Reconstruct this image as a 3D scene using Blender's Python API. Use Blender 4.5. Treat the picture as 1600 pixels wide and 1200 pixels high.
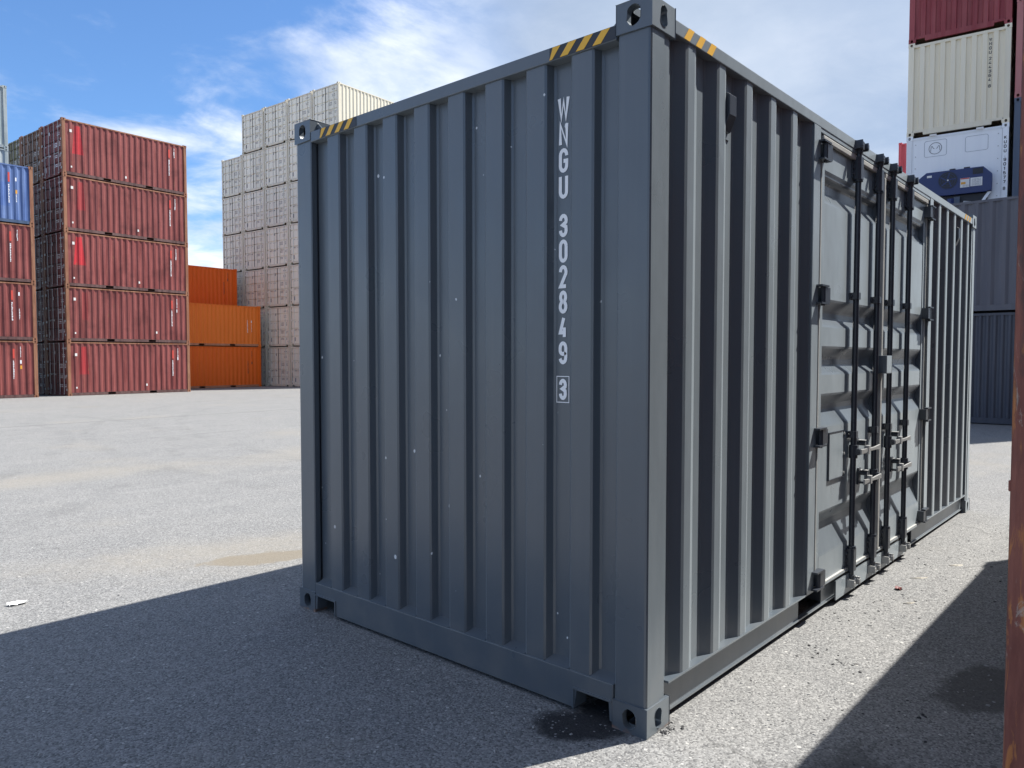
import bpy, bmesh, math, random
from mathutils import Matrix, Vector
rnd = random.Random(7)
PI = math.pi

# ------------------------------------------------------------------ camera, sky, sun, exposure
scn = bpy.context.scene
for o in list(bpy.data.objects):
    bpy.data.objects.remove(o)
COL = scn.collection
CAM_F, CAM_YAW, CAM_PITCH = 1176.762, 0.726336, -0.042558
cd = bpy.data.cameras.new('camera')
cam = bpy.data.objects.new('camera', cd)
COL.objects.link(cam)
cd.sensor_width = 36.0
cd.sensor_fit = 'HORIZONTAL'
cd.lens = CAM_F / 1600 * 36
cd.shift_y = 10.729 / 1600
cd.clip_start, cd.clip_end = 0.05, 3000
_F = Vector((math.cos(CAM_YAW) * math.cos(CAM_PITCH), math.sin(CAM_YAW) * math.cos(CAM_PITCH), math.sin(CAM_PITCH)))
_R = Vector((math.sin(CAM_YAW), -math.cos(CAM_YAW), 0))
_U = _R.cross(_F)
_m = Matrix((_R, _U, -_F)).transposed().to_4x4()
_m.translation = Vector((-2.5338, -1.5406, 1.5078))
cam.matrix_world = _m
scn.camera = cam

SUN = Vector((0.635, -0.288, 1.0)).normalized()      # towards the sun
sd = bpy.data.lights.new('sun', 'SUN')
sd.energy = 5.0
sd.angle = math.radians(0.53)
sd.color = (1.0, 0.965, 0.905)
sun = bpy.data.objects.new('sun', sd)
COL.objects.link(sun)
sun.rotation_euler = SUN.to_track_quat('Z', 'Y').to_euler()
sun.location = (10, -5, 30)

scn.view_settings.view_transform = 'Standard'
scn.view_settings.look = 'None'
scn.view_settings.exposure = 0.82
scn.view_settings.gamma = 1.0
scn.view_settings.use_curve_mapping = False
scn.render.resolution_x, scn.render.resolution_y = 1024, 768


CL_BIG, CL_MED = (12.60, 15.86, 0.0), (1.88, 6.07, 2.0)


class NT:
    """small helper to write node trees"""
    def __init__(self, tree):
        self.t = tree
        tree.nodes.clear()

    def n(self, typ, ins=None, **props):
        nd = self.t.nodes.new(typ)
        for k, v in props.items():
            setattr(nd, k, v)
        for k, v in (ins or {}).items():
            s = nd.inputs[k]
            if isinstance(v, bpy.types.NodeSocket):
                self.t.links.new(v, s)
            else:
                if isinstance(v, (tuple, list)) and len(v) == 3 and s.type == 'RGBA':
                    v = (*v, 1)
                s.default_value = v
        return nd

    def math(self, op, a, b=0.0, c=0.0, clamp=False):
        nd = self.n('ShaderNodeMath', {0: a, 1: b, 2: c}, operation=op, use_clamp=clamp)
        return nd.outputs[0]

    def vmath(self, op, a, b=(0, 0, 0)):
        nd = self.n('ShaderNodeVectorMath', {0: a, 1: b}, operation=op)
        return nd.outputs[1] if op in ('LENGTH', 'DOT_PRODUCT', 'DISTANCE') else nd.outputs[0]

    def mix(self, f, a, b, blend='MIX'):
        nd = self.n('ShaderNodeMix', data_type='RGBA', blend_type=blend)
        for i, v in ((0, f), (6, a), (7, b)):
            s = nd.inputs[i]
            if isinstance(v, bpy.types.NodeSocket):
                self.t.links.new(v, s)
            else:
                s.default_value = (*v, 1) if isinstance(v, (tuple, list)) and len(v) == 3 else v
        return nd.outputs[2]

    def noise(self, vec, scale, detail=4, rough=0.55, dist=0.0):
        return self.n('ShaderNodeTexNoise', {'Vector': vec, 'Scale': scale, 'Detail': detail, 'Roughness': rough, 'Distortion': dist}).outputs['Fac']

    def ramp(self, x, lo, hi, a=0.0, b=1.0, smooth=True):
        nd = self.n('ShaderNodeMapRange', {'Value': x, 'From Min': lo, 'From Max': hi, 'To Min': a, 'To Max': b})
        nd.interpolation_type = 'SMOOTHSTEP' if smooth else 'LINEAR'
        return nd.outputs[0]


world = bpy.data.worlds.new('World')
scn.world = world
world.use_nodes = True
w = NT(world.node_tree)
sky = w.n('ShaderNodeTexSky', sky_type='NISHITA')
sky.sun_disc = False
sky.sun_elevation = math.asin(SUN.z)
sky.sun_rotation = math.atan2(SUN.x, SUN.y)
sky.altitude = 0
sky.air_density = 1.0
sky.dust_density = 0.6
sky.ozone_density = 2.2
geo = w.n('ShaderNodeTexCoord').outputs['Generated']
sep = w.n('ShaderNodeSeparateXYZ', {0: geo})
dz = w.math('ADD', w.math('MAXIMUM', sep.outputs[2], 0.0), 0.16)
uv = w.n('ShaderNodeCombineXYZ', {0: w.math('DIVIDE', sep.outputs[0], dz), 1: w.math('DIVIDE', sep.outputs[1], dz), 2: 0.0}).outputs[0]
# cloud field: torn fair-weather cloud over the whole dome, a milky veil that thickens towards the sun's side
big = w.noise(w.vmath('ADD', uv, CL_BIG), 0.8, 3, 0.5)
med = w.noise(w.vmath('ADD', uv, CL_MED), 2.3, 10, 0.60, 0.35)
veil_n = w.noise(w.vmath('ADD', uv, (0.0, 4.0, 5.0)), 0.8, 5, 0.5)
side = w.vmath('DOT_PRODUCT', geo, (0.93, -0.36, 0.1))
veil = w.ramp(w.math('ADD', side, w.math('MULTIPLY', w.math('SUBTRACT', veil_n, 0.5), 0.7)), 0.22, 0.52, 0.0, 0.9)
low = w.ramp(sep.outputs[2], 0.34, 0.06, 0.0, 0.16)       # cloud layers overlap towards the horizon
cov = w.math('ADD', w.math('ADD', med, low), w.math('MULTIPLY', w.math('SUBTRACT', big, 0.5), 1.1))
cumf = w.math('MULTIPLY', w.ramp(cov, 0.43, 0.80, 0.0, 0.96), w.ramp(veil, 0.25, 0.8, 1.0, 0.25))
shade = w.noise(w.vmath('ADD', uv, (1.0, 9.0, 0.0)), 2.6, 6, 0.6)
cloudc = w.mix(w.ramp(shade, 0.35, 0.7), (6.2, 6.9, 8.0), (9.6, 9.8, 10.2))
skyb = w.mix(1.0, sky.outputs[0], (0.80, 1.09, 1.40), 'MULTIPLY')
veilc = w.mix(w.ramp(veil_n, 0.35, 0.7), (2.7, 3.5, 4.9), (4.3, 5.0, 6.0))
c1 = w.mix(veil, skyb, veilc)
c2 = w.mix(cumf, c1, cloudc)
bg = w.n('ShaderNodeBackground', {'Color': c2, 'Strength': 0.078})
w.t.links.new(bg.outputs[0], w.n('ShaderNodeOutputWorld').inputs[0])


# ------------------------------------------------------------------ materials
def principled(name):
    m = bpy.data.materials.new(name)
    m.use_nodes = True
    k = NT(m.node_tree)
    b = k.n('ShaderNodeBsdfPrincipled')
    k.t.links.new(b.outputs[0], k.n('ShaderNodeOutputMaterial').inputs[0])
    k.b = b
    k.pos = k.n('ShaderNodeNewGeometry').outputs['Position']
    return m, k


def setp(k, **kw):
    for name, v in kw.items():
        s = k.b.inputs[name.replace('_', ' ')]
        if isinstance(v, bpy.types.NodeSocket):
            k.t.links.new(v, s)
        else:
            s.default_value = (*v, 1) if isinstance(v, (tuple, list)) else v


def bump(k, h, strength=0.2, dist=0.01):
    return k.n('ShaderNodeBump', {'Height': h, 'Strength': strength, 'Distance': dist}).outputs[0]


def mat_plain(name, col, rough=0.5, metal=0.0, var=0.12):
    m, k = principled(name)
    f = k.noise(k.pos, 9, 4)
    setp(k, Base_Color=k.mix(f, tuple(c * (1 - var) for c in col), tuple(min(1, c * (1 + var)) for c in col)), Roughness=rough, Metallic=metal)
    return m


def mat_slate(name, chips=0.0, rust=False):
    m, k = principled(name)
    n1 = k.noise(k.pos, 1.3, 5)
    st = k.noise(k.vmath('MULTIPLY', k.pos, (34, 34, 0.8)), 1.0, 4)
    c = k.mix(n1, (0.060, 0.076, 0.095), (0.070, 0.087, 0.106))
    c = k.mix(k.ramp(st, 0.45, 0.8, 0, 0.12), c, (0.13, 0.14, 0.155))
    # road dust in the lower half metre
    sepz = k.n('ShaderNodeSeparateXYZ', {0: k.pos}).outputs[2]
    dust = k.math('MULTIPLY', k.ramp(sepz, 0.5, 0.0, 0.0, 0.3), k.ramp(k.noise(k.pos, 6, 5), 0.35, 0.75))
    c = k.mix(dust, c, (0.19, 0.18, 0.165))
    rough = k.ramp(k.noise(k.pos, 3, 3), 0.3, 0.7, 0.27, 0.35)
    if chips:
        v = k.n('ShaderNodeTexVoronoi', {'Vector': k.vmath('MULTIPLY', k.pos, (0.35, 1.0, 0.8)), 'Scale': 11.0}, voronoi_dimensions='3D')
        keep = k.n('ShaderNodeSeparateColor', {0: v.outputs['Color']})
        size = k.math('MULTIPLY', k.math('POWER', keep.outputs[1], 3.0), 0.075)
        wob = k.math('MULTIPLY', k.math('SUBTRACT', k.noise(k.pos, 160, 2), 0.5), 0.05)
        d = k.math('ADD', v.outputs['Distance'], wob)
        spot = k.math('MULTIPLY', k.math('LESS_THAN', d, k.math('ADD', size, 0.038)), k.math('GREATER_THAN', keep.outputs[0], 1 - chips))
        spot = k.math('MULTIPLY', spot, k.ramp(k.noise(k.pos, 1.1, 2), 0.28, 0.46))
        c = k.mix(spot, c, (0.62, 0.64, 0.66))
    if rust:
        low = k.ramp(k.math('ADD', sepz, k.math('MULTIPLY', k.noise(k.pos, 22, 4), 0.05)), 0.040, 0.026)
        low = k.math('MULTIPLY', low, k.ramp(k.noise(k.pos, 9, 4), 0.45, 0.62))
        c = k.mix(k.math('MULTIPLY', low, 0.85), c, (0.24, 0.105, 0.045))
        rough = k.math('ADD', rough, k.math('MULTIPLY', low, 0.3))
    grime = k.noise(k.vmath('ADD', k.vmath('MULTIPLY', k.pos, (18, 18, 0.9)), (3, 5, 1)), 1.0, 7, 0.65)
    c = k.mix(k.ramp(grime, 0.58, 0.80, 0, 0.07), c, (0.05, 0.052, 0.056))
    wave = k.math('ADD', k.math('MULTIPLY', k.noise(k.vmath('MULTIPLY', k.pos, (2.2, 2.2, 1.3)), 1.0, 3), 1.0), k.math('MULTIPLY', k.noise(k.pos, 220, 3), 0.006))
    setp(k, Base_Color=c, Roughness=rough, Specular_IOR_Level=0.8, Sheen_Weight=0.27, Sheen_Roughness=0.5, Sheen_Tint=(0.86, 0.96, 1.0), Normal=bump(k, wave, 0.25, 0.03))
    return m


def mat_far(name, col, faded, rust=0.25, dark=0.2, patch=None, rough=0.55, streak=0.5):
    """painted corrugated steel: vertical streaks, rust runs, scuffs; patch = (x0,x1,z0,z1,colour) of unfaded paint in the container's own axes"""
    m, k = principled(name)
    tc = k.n('ShaderNodeTexCoord').outputs['Object']
    rn = k.n('ShaderNodeObjectInfo').outputs['Random']
    st = k.noise(k.vmath('MULTIPLY', k.pos, (7, 7, 0.45)), 1.0, 6, 0.6)
    c = k.mix(k.ramp(st, 0.5 - 0.25 * streak - 0.05, 0.5 + 0.25 * streak), col, faded)
    blot = k.noise(k.pos, 1.1, 5)
    c = k.mix(k.ramp(blot, 0.5, 0.75, 0, dark), c, tuple(x * 0.35 for x in col))
    if patch:
        x0, x1, z0, z1, pc = patch
        s = k.n('ShaderNodeSeparateXYZ', {0: tc})
        nx = k.math('ADD', s.outputs[0], k.math('MULTIPLY', k.math('SUBTRACT', rn, 0.5), 0.25))
        taper = k.math('MULTIPLY', k.math('SUBTRACT', z1, s.outputs[2]), k.math('MULTIPLY', rn, 0.14))
        fx = k.math('MULTIPLY', k.ramp(k.math('ADD', nx, taper), x0 - 0.01, x0 + 0.01), k.ramp(k.math('SUBTRACT', nx, taper), x1 + 0.01, x1 - 0.01))
        fz = k.math('MULTIPLY', k.ramp(s.outputs[2], z0 - 0.02, z0 + 0.02), k.ramp(s.outputs[2], z1 + 0.02, z1 - 0.02))
        f = k.math('MULTIPLY', k.math('MULTIPLY', fx, fz), k.ramp(rn, 0.0, 1.0, 0.15, 0.8))
        c = k.mix(f, c, pc)
    rs = k.noise(k.vmath('MULTIPLY', k.pos, (9, 9, 1.6)), 1.0, 8, 0.7)
    rm = k.ramp(rs, 0.66 - 0.12 * rust, 0.76 - 0.12 * rust, 0, min(1.0, rust * 2.2))
    c = k.mix(rm, c, k.mix(k.noise(k.pos, 17, 3), (0.11, 0.045, 0.022), (0.26, 0.14, 0.075)))
    sc = k.noise(k.vmath('MULTIPLY', k.pos, (5, 5, 9)), 1.0, 8, 0.75)
    c = k.mix(k.ramp(sc, 0.655, 0.73, 0, 0.55 * rust + 0.04), c, tuple(min(0.7, x * 0.5 + 0.28) for x in faded))
    hs = k.n('ShaderNodeHueSaturation', {'Hue': 0.5, 'Saturation': 1.0, 'Value': k.ramp(rn, 0, 1, 0.92, 1.08, False), 'Color': c}).outputs[0]
    setp(k, Base_Color=hs, Roughness=rough, Specular_IOR_Level=0.35, Normal=bump(k, k.noise(k.pos, 5, 6), 0.25, 0.02))
    return m


def mat_rusty_post():
    m, k = principled('rusty_brown_paint')
    n1 = k.noise(k.vmath('MULTIPLY', k.pos, (12, 12, 2.5)), 1.0, 7, 0.65)
    c = k.mix(k.ramp(n1, 0.35, 0.65), (0.15, 0.042, 0.030), (0.26, 0.085, 0.056))
    n2 = k.noise(k.vmath('MULTIPLY', k.pos, (30, 30, 5)), 1.0, 8, 0.7, 0.8)
    c = k.mix(k.ramp(n2, 0.53, 0.62, 0, 0.8), c, (0.46, 0.17, 0.045))
    n3 = k.noise(k.vmath('ADD', k.vmath('MULTIPLY', k.pos, (26, 26, 7)), (4, 2, 9)), 1.0, 9, 0.72, 1.1)
    c = k.mix(k.ramp(n3, 0.60, 0.66, 0, 0.7), c, (0.42, 0.36, 0.30))
    n4 = k.noise(k.vmath('ADD', k.vmath('MULTIPLY', k.pos, (14, 14, 4)), (1, 7, 3)), 1.0, 6, 0.6)
    c = k.mix(k.ramp(n4, 0.54, 0.68, 0, 0.75), c, (0.055, 0.04, 0.035))
    setp(k, Base_Color=c, Roughness=0.6, Normal=bump(k, k.math('ADD', n2, k.math('MULTIPLY', n3, 0.7)), 0.6, 0.006))
    return m


def mat_ground():
    m, k = principled('worn_yard_paving')
    P = k.pos
    big = k.noise(P, 0.22, 5, 0.55)
    mid = k.noise(P, 1.7, 6, 0.6)
    fin = k.noise(P, 13, 6, 0.65)
    c = k.mix(big, (0.170, 0.171, 0.170), (0.222, 0.222, 0.218))
    c = k.mix(k.ramp(mid, 0.35, 0.7, 0, 0.5), c, (0.25, 0.246, 0.236))
    c = k.mix(k.ramp(fin, 0.35, 0.7, 0.0, 0.45), c, (0.20, 0.198, 0.195))
    # tyre-swept streaks
    stv = k.n('ShaderNodeMapping', {'Vector': P, 'Rotation': (0, 0, 0.35), 'Scale': (0.25, 2.2, 1)}).outputs[0]
    c = k.mix(k.ramp(k.noise(stv, 1.0, 6, 0.6), 0.52, 0.75, 0, 0.35), c, (0.30, 0.296, 0.285))
    # aggregate
    v1 = k.n('ShaderNodeTexVoronoi', {'Vector': P, 'Scale': 130.0})
    g1 = k.n('ShaderNodeSeparateColor', {0: v1.outputs['Color']}).outputs[0]
    c = k.mix(k.ramp(g1, 0.5, 1.0, 0, 0.6), c, (0.38, 0.375, 0.362))
    c = k.mix(k.ramp(g1, 0.40, 0.0, 0, 0.7), c, (0.075, 0.075, 0.076))
    v2 = k.n('ShaderNodeTexVoronoi', {'Vector': P, 'Scale': 34.0})
    g2 = k.n('ShaderNodeSeparateColor', {0: v2.outputs['Color']})
    fleck = k.math('MULTIPLY', k.math('LESS_THAN', v2.outputs['Distance'], k.ramp(g2.outputs[1], 0, 1, 0.08, 0.28, False)), k.math('GREATER_THAN', g2.outputs[0], 0.88))
    c = k.mix(k.math('MULTIPLY', fleck, 0.7), c, (0.56, 0.545, 0.51))
    wob = k.math('MULTIPLY', k.math('SUBTRACT', k.noise(P, 2.6, 8, 0.7), 0.5), 2.2)

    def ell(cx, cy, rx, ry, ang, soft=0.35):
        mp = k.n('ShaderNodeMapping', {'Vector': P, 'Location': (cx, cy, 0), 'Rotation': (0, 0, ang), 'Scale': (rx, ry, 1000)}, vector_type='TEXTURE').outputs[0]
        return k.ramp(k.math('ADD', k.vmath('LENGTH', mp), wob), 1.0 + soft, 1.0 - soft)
    # sand and dust
    tan = k.ramp(k.noise(k.vmath('ADD', P, (11, 3, 0)), 0.42, 6, 0.6), 0.54, 0.74, 0, 0.4)
    for a in ((0.6, 9.3, 1.7, 0.5, 0.1), (0.6, 3.95, 1.3, 0.35, -0.35), (5.5, 9.5, 2.2, 0.6, 0.3)):
        tan = k.math('MAXIMUM', tan, k.math('MULTIPLY', ell(*a, 0.9), 0.5))
    c = k.mix(k.math('MULTIPLY', tan, k.ramp(fin, 0.2, 0.7, 0.5, 1.0)), c, (0.29, 0.262, 0.215))
    # damp sandy patch beside the container, tar spill under its corner, dark patches by the rusty box
    c = k.mix(k.math('MULTIPLY', ell(0.42, 3.62, 0.42, 0.17, -0.45, 0.15), 0.8), c, (0.21, 0.18, 0.135))
    tar = k.math('MAXIMUM', ell(-0.07, 0.27, 0.20, 0.13, -0.7, 0.3), ell(0.12, 0.25, 0.2, 0.12, 0.0, 0.2))
    c = k.mix(k.math('MULTIPLY', tar, 0.9), c, k.mix(k.math('GREATER_THAN', g1, 0.985), (0.022, 0.022, 0.024), (0.25, 0.25, 0.25)))
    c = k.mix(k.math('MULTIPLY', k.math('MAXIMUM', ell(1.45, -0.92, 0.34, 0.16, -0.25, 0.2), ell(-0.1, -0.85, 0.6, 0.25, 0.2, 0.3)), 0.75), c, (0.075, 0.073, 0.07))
    dk = k.ramp(k.noise(k.vmath('ADD', P, (2, 8, 0)), 0.8, 7, 0.65), 0.60, 0.74, 0, 0.4)
    c = k.mix(dk, c, (0.16, 0.158, 0.155))
    # pavement joints and a long crack
    s = k.n('ShaderNodeSeparateXYZ', {0: P})

    def line(slope, y0, half):
        d = k.math('ABSOLUTE', k.math('SUBTRACT', k.math('SUBTRACT', s.outputs[1], k.math('MULTIPLY', s.outputs[0], slope)), k.math('ADD', y0, k.math('MULTIPLY', k.math('SUBTRACT', mid, 0.5), 0.12))))
        return k.ramp(d, half, half * 0.4)
    ln = k.math('MAXIMUM', line(0.085, 18.9, 0.055), k.math('MULTIPLY', k.math('MAXIMUM', line(0.085, 26.2, 0.09), line(0.09, 13.4, 0.03)), k.ramp(k.noise(P, 0.5, 3), 0.45, 0.6)))
    c = k.mix(k.math('MULTIPLY', ln, 0.8), c, (0.09, 0.09, 0.088))
    # tyre sweeps and hairline cracks
    def arc(cx, cy, r, half):
        d = k.math('ABSOLUTE', k.math('SUBTRACT', k.vmath('DISTANCE', P, (cx, cy, 0)), r))
        return k.ramp(d, half, half * 0.3)
    tyre = k.math('MAXIMUM', k.math('MAXIMUM', arc(-14, 20, 17.5, 0.22), arc(-14, 20, 19.3, 0.22)), k.math('MAXIMUM', arc(26, 8, 22.0, 0.2), arc(26, 8, 23.9, 0.2)))
    c = k.mix(k.math('MULTIPLY', k.math('MULTIPLY', tyre, k.ramp(k.noise(P, 1.4, 5), 0.4, 0.65)), 0.2), c, (0.10, 0.10, 0.10))
    vc = k.n('ShaderNodeTexVoronoi', {'Vector': k.vmath('ADD', P, k.vmath('MULTIPLY', k.n('ShaderNodeTexNoise', {'Vector': P, 'Scale': 1.5, 'Detail': 6.0}).outputs['Color'], (0.8, 0.8, 0))), 'Scale': 0.33}, feature='DISTANCE_TO_EDGE')
    crack = k.math('MULTIPLY', k.ramp(vc.outputs['Distance'], 0.0035, 0.001), k.ramp(k.noise(P, 0.35, 3), 0.5, 0.62))
    c = k.mix(k.math('MULTIPLY', crack, 0.4), c, (0.06, 0.06, 0.058))
    hgt = k.math('ADD', k.math('MULTIPLY', v1.outputs['Distance'], -0.6), k.math('ADD', k.math('MULTIPLY', fin, 0.8), k.math('MULTIPLY', g1, 0.35)))
    setp(k, Base_Color=c, Roughness=0.93, Specular_IOR_Level=0.2, Normal=bump(k, hgt, 0.6, 0.005))
    return m


M = {}
M['slate'] = mat_slate('slate_paint')
M['slate_chip'] = mat_slate('slate_paint_chipped', chips=0.8)
M['slate_cast'] = mat_slate('slate_paint_scuffed', rust=True)
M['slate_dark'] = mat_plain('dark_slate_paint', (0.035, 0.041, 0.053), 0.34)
M['zinc'] = mat_plain('zinc_fittings', (0.36, 0.36, 0.35), 0.45, 0.3)
M['gasket'] = mat_plain('pale_rubber_gasket', (0.40, 0.40, 0.38), 0.7, 0, 0.3)
M['yellow'] = mat_plain('yellow_marking_tape', (0.78, 0.43, 0.035), 0.45, 0, 0.06)
M['black'] = mat_plain('black_marking_tape', (0.022, 0.024, 0.03), 0.4)
M['white_print'] = mat_plain('white_print', (0.86, 0.87, 0.89), 0.5, 0, 0.03)
M['dark_print'] = mat_plain('dark_print', (0.06, 0.06, 0.065), 0.6)
M['grey_print'] = mat_plain('grey_print', (0.20, 0.20, 0.215), 0.6)
M['orange_sticker'] = mat_plain('orange_sticker', (0.75, 0.36, 0.04), 0.5)
M['white_sticker'] = mat_plain('white_sticker', (0.75, 0.74, 0.71), 0.5)
M['red_sticker'] = mat_plain('red_sticker', (0.60, 0.07, 0.05), 0.5)
M['emboss'] = mat_plain('embossed_edge', (0.42, 0.44, 0.47), 0.5)
M['rubber'] = mat_plain('dark_door_rubber', (0.05, 0.05, 0.05), 0.7)
M['wood'] = mat_plain('floor_plywood', (0.20, 0.13, 0.07), 0.8)
M['ground'] = mat_ground()
M['rusty'] = mat_rusty_post()
M['red_side'] = mat_far('faded_red_paint', (0.15, 0.033, 0.031), (0.25, 0.072, 0.066), 0.42, 0.42, (0.62, 0.86, 1.02, 2.33, (0.50, 0.018, 0.03)))
M['red_rust'] = mat_far('rusty_red_brown_paint', (0.22, 0.085, 0.05), (0.34, 0.17, 0.10), 0.75, 0.35)
M['red_rail'] = mat_far('dark_brown_rail_paint', (0.085, 0.045, 0.042), (0.15, 0.085, 0.078), 0.3, 0.3)
M['red_end'] = mat_far('dark_red_paint', (0.17, 0.042, 0.045), (0.22, 0.07, 0.068), 0.2, 0.3)
M['brown'] = mat_far('brown_paint', (0.17, 0.075, 0.04), (0.24, 0.13, 0.08), 0.5, 0.4)
M['olive'] = mat_far('olive_yellow_paint', (0.17, 0.15, 0.06), (0.25, 0.22, 0.11), 0.4, 0.3)
M['blue'] = mat_far('faded_blue_paint', (0.06, 0.115, 0.30), (0.13, 0.20, 0.40), 0.22, 0.15, (3.6, 5.05, 0.72, 1.75, (0.03, 0.11, 0.42)))
M['blue_rail'] = mat_far('dark_blue_rail_paint', (0.05, 0.085, 0.16), (0.08, 0.12, 0.20), 0.3, 0.2)
M['greygreen'] = mat_far('grey_green_paint', (0.22, 0.27, 0.28), (0.36, 0.40, 0.40), 0.3, 0.3)
M['orange'] = mat_far('orange_paint', (0.84, 0.135, 0.008), (0.86, 0.16, 0.013), 0.03, 0.06, None, 0.5, 0.9)
M['orange_b'] = mat_far('bright_orange_paint', (0.92, 0.205, 0.02), (0.93, 0.225, 0.028), 0.03, 0.05, None, 0.5, 0.9)
M['orange_pale'] = mat_far('pale_orange_rail_paint', (0.50, 0.19, 0.09), (0.55, 0.25, 0.14), 0.1, 0.1)
M['cream'] = mat_far('cream_paint', (0.70, 0.65, 0.51), (0.75, 0.70, 0.57), 0.02, 0.04, None, 0.5, 0.9)
M['cream_door'] = mat_far('pale_grey_cream_paint', (0.83, 0.80, 0.67), (0.86, 0.83, 0.71), 0.03, 0.06, None, 0.5, 0.9)
M['beige'] = mat_far('beige_paint', (0.78, 0.70, 0.53), (0.82, 0.75, 0.59), 0.02, 0.04, None, 0.5, 0.9)
M['maroon'] = mat_far('maroon_paint', (0.27, 0.042, 0.05), (0.33, 0.08, 0.082), 0.22, 0.2)
M['pink'] = mat_far('faded_pink_red_paint', (0.42, 0.14, 0.14), (0.48, 0.20, 0.19), 0.35, 0.2)
M['reefer'] = mat_far('white_reefer_paint', (0.82, 0.84, 0.86), (0.86, 0.88, 0.89), 0.02, 0.04, None, 0.4, 0.9)
M['navy'] = mat_plain('navy_machine_paint', (0.011, 0.028, 0.125), 0.35)
M['machine_black'] = mat_plain('machine_black', (0.015, 0.017, 0.025), 0.5)
M['darkgrey'] = mat_far('dark_grey_blue_paint', (0.105, 0.108, 0.13), (0.13, 0.133, 0.155), 0.03, 0.1)
M['darkgrey_b'] = mat_far('darker_grey_blue_paint', (0.062, 0.068, 0.088), (0.08, 0.087, 0.108), 0.03, 0.1)
M['bluegrey'] = mat_far('blue_grey_paint', (0.075, 0.10, 0.145), (0.10, 0.125, 0.17), 0.05, 0.1)
M['bright_red'] = mat_far('bright_red_paint', (0.60, 0.08, 0.095), (0.66, 0.12, 0.13), 0.02, 0.05)
M['steel_bar'] = mat_plain('galvanised_bar', (0.42, 0.42, 0.42), 0.5, 0.3)
M['pale_bar'] = mat_plain('pale_painted_bar', (0.68, 0.66, 0.60), 0.5)
M['stone'] = mat_plain('gravel_stone', (0.30, 0.295, 0.285), 0.9, 0, 0.5)
M['paper'] = mat_plain('white_paper', (0.78, 0.78, 0.76), 0.8)
M['leaf'] = mat_plain('dry_red_leaf', (0.14, 0.03, 0.025), 0.6)
M['chipwood'] = mat_plain('pale_wood', (0.60, 0.56, 0.48), 0.8)
M['tarlump'] = mat_plain('dark_grit', (0.04, 0.04, 0.042), 0.9)


# ------------------------------------------------------------------ mesh helpers
class MB:
    def __init__(self):
        self.v, self.f = [], []

    def add(self, verts, faces):
        o = len(self.v)
        self.v += [tuple(p) for p in verts]
        self.f += [tuple(i + o for i in f) for f in faces]
        return self

    def box(self, x0, x1, y0, y1, z0, z1):
        if x0 > x1: x0, x1 = x1, x0
        if y0 > y1: y0, y1 = y1, y0
        if z0 > z1: z0, z1 = z1, z0
        return self.add([(x0, y0, z0), (x1, y0, z0), (x1, y1, z0), (x0, y1, z0), (x0, y0, z1), (x1, y0, z1), (x1, y1, z1), (x0, y1, z1)],
                        [(0, 3, 2, 1), (4, 5, 6, 7), (0, 1, 5, 4), (1, 2, 6, 5), (2, 3, 7, 6), (3, 0, 4, 7)])

    def prism(self, poly, a, b, fn):
        """poly: 2D outline, swept from a to b; fn(u, v, t) gives the 3D point"""
        n = len(poly)
        return self.add([fn(u, v, a) for u, v in poly] + [fn(u, v, b) for u, v in poly],
                        [tuple(range(n))[::-1], tuple(range(n, 2 * n))] + [(i, (i + 1) % n, (i + 1) % n + n, i + n) for i in range(n)])

    def sheet(self, prof, a, b, fn):
        """open profile swept from a to b"""
        n = len(prof)
        return self.add([fn(u, v, a) for u, v in prof] + [fn(u, v, b) for u, v in prof],
                        [(i, i + 1, i + 1 + n, i + n) for i in range(n - 1)])

    def cyl(self, p0, p1, r, n=14):
        p0, p1 = Vector(p0), Vector(p1)
        d = (p1 - p0).normalized()
        u = d.orthogonal().normalized()
        q = d.cross(u)
        vs = [p + (u * math.cos(2 * PI * i / n) + q * math.sin(2 * PI * i / n)) * r for p in (p0, p1) for i in range(n)]
        return self.add(vs, [tuple(range(n))[::-1], tuple(range(n, 2 * n))] + [(i, (i + 1) % n, (i + 1) % n + n, i + n) for i in range(n)])

    def mesh(self, name, mat, bevel=0.0, smooth=False):
        me = bpy.data.meshes.new(name)
        me.from_pydata(self.v, [], self.f)
        bm = bmesh.new()
        bm.from_mesh(me)
        bmesh.ops.recalc_face_normals(bm, faces=bm.faces)
        if bevel:
            es = [e for e in bm.edges if len(e.link_faces) == 2 and e.calc_face_angle(0) > 0.6]
            bmesh.ops.bevel(bm, geom=es, offset=bevel, segments=2, profile=0.6, affect='EDGES', clamp_overlap=True)
        bm.to_mesh(me)
        bm.free()
        me.materials.append(M[mat] if isinstance(mat, str) else mat)
        if smooth:
            me.polygons.foreach_set('use_smooth', [True] * len(me.polygons))
            me.set_sharp_from_angle(angle=math.radians(35))
        return me

    def build(self, name, mat, parent=None, bevel=0.0, smooth=False):
        return put(name, self.mesh(name, mat, bevel, smooth), parent)


def put(name, me, parent=None):
    o = bpy.data.objects.new(name, me)
    COL.objects.link(o)
    o.parent = parent
    return o


def thing(name, label, cat, loc=(0, 0, 0), rotz=0.0, group=None):
    o = bpy.data.objects.new(name, None)
    COL.objects.link(o)
    o.empty_display_size = 0.2
    o.location = loc
    o.rotation_euler = (0, 0, rotz)
    return tag(o, label, cat, group)


def tag(o, label=None, cat=None, group=None, kind=None):
    if label: o['label'] = label
    if cat: o['category'] = cat
    if group: o['group'] = group
    if kind: o['kind'] = kind
    return o


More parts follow.
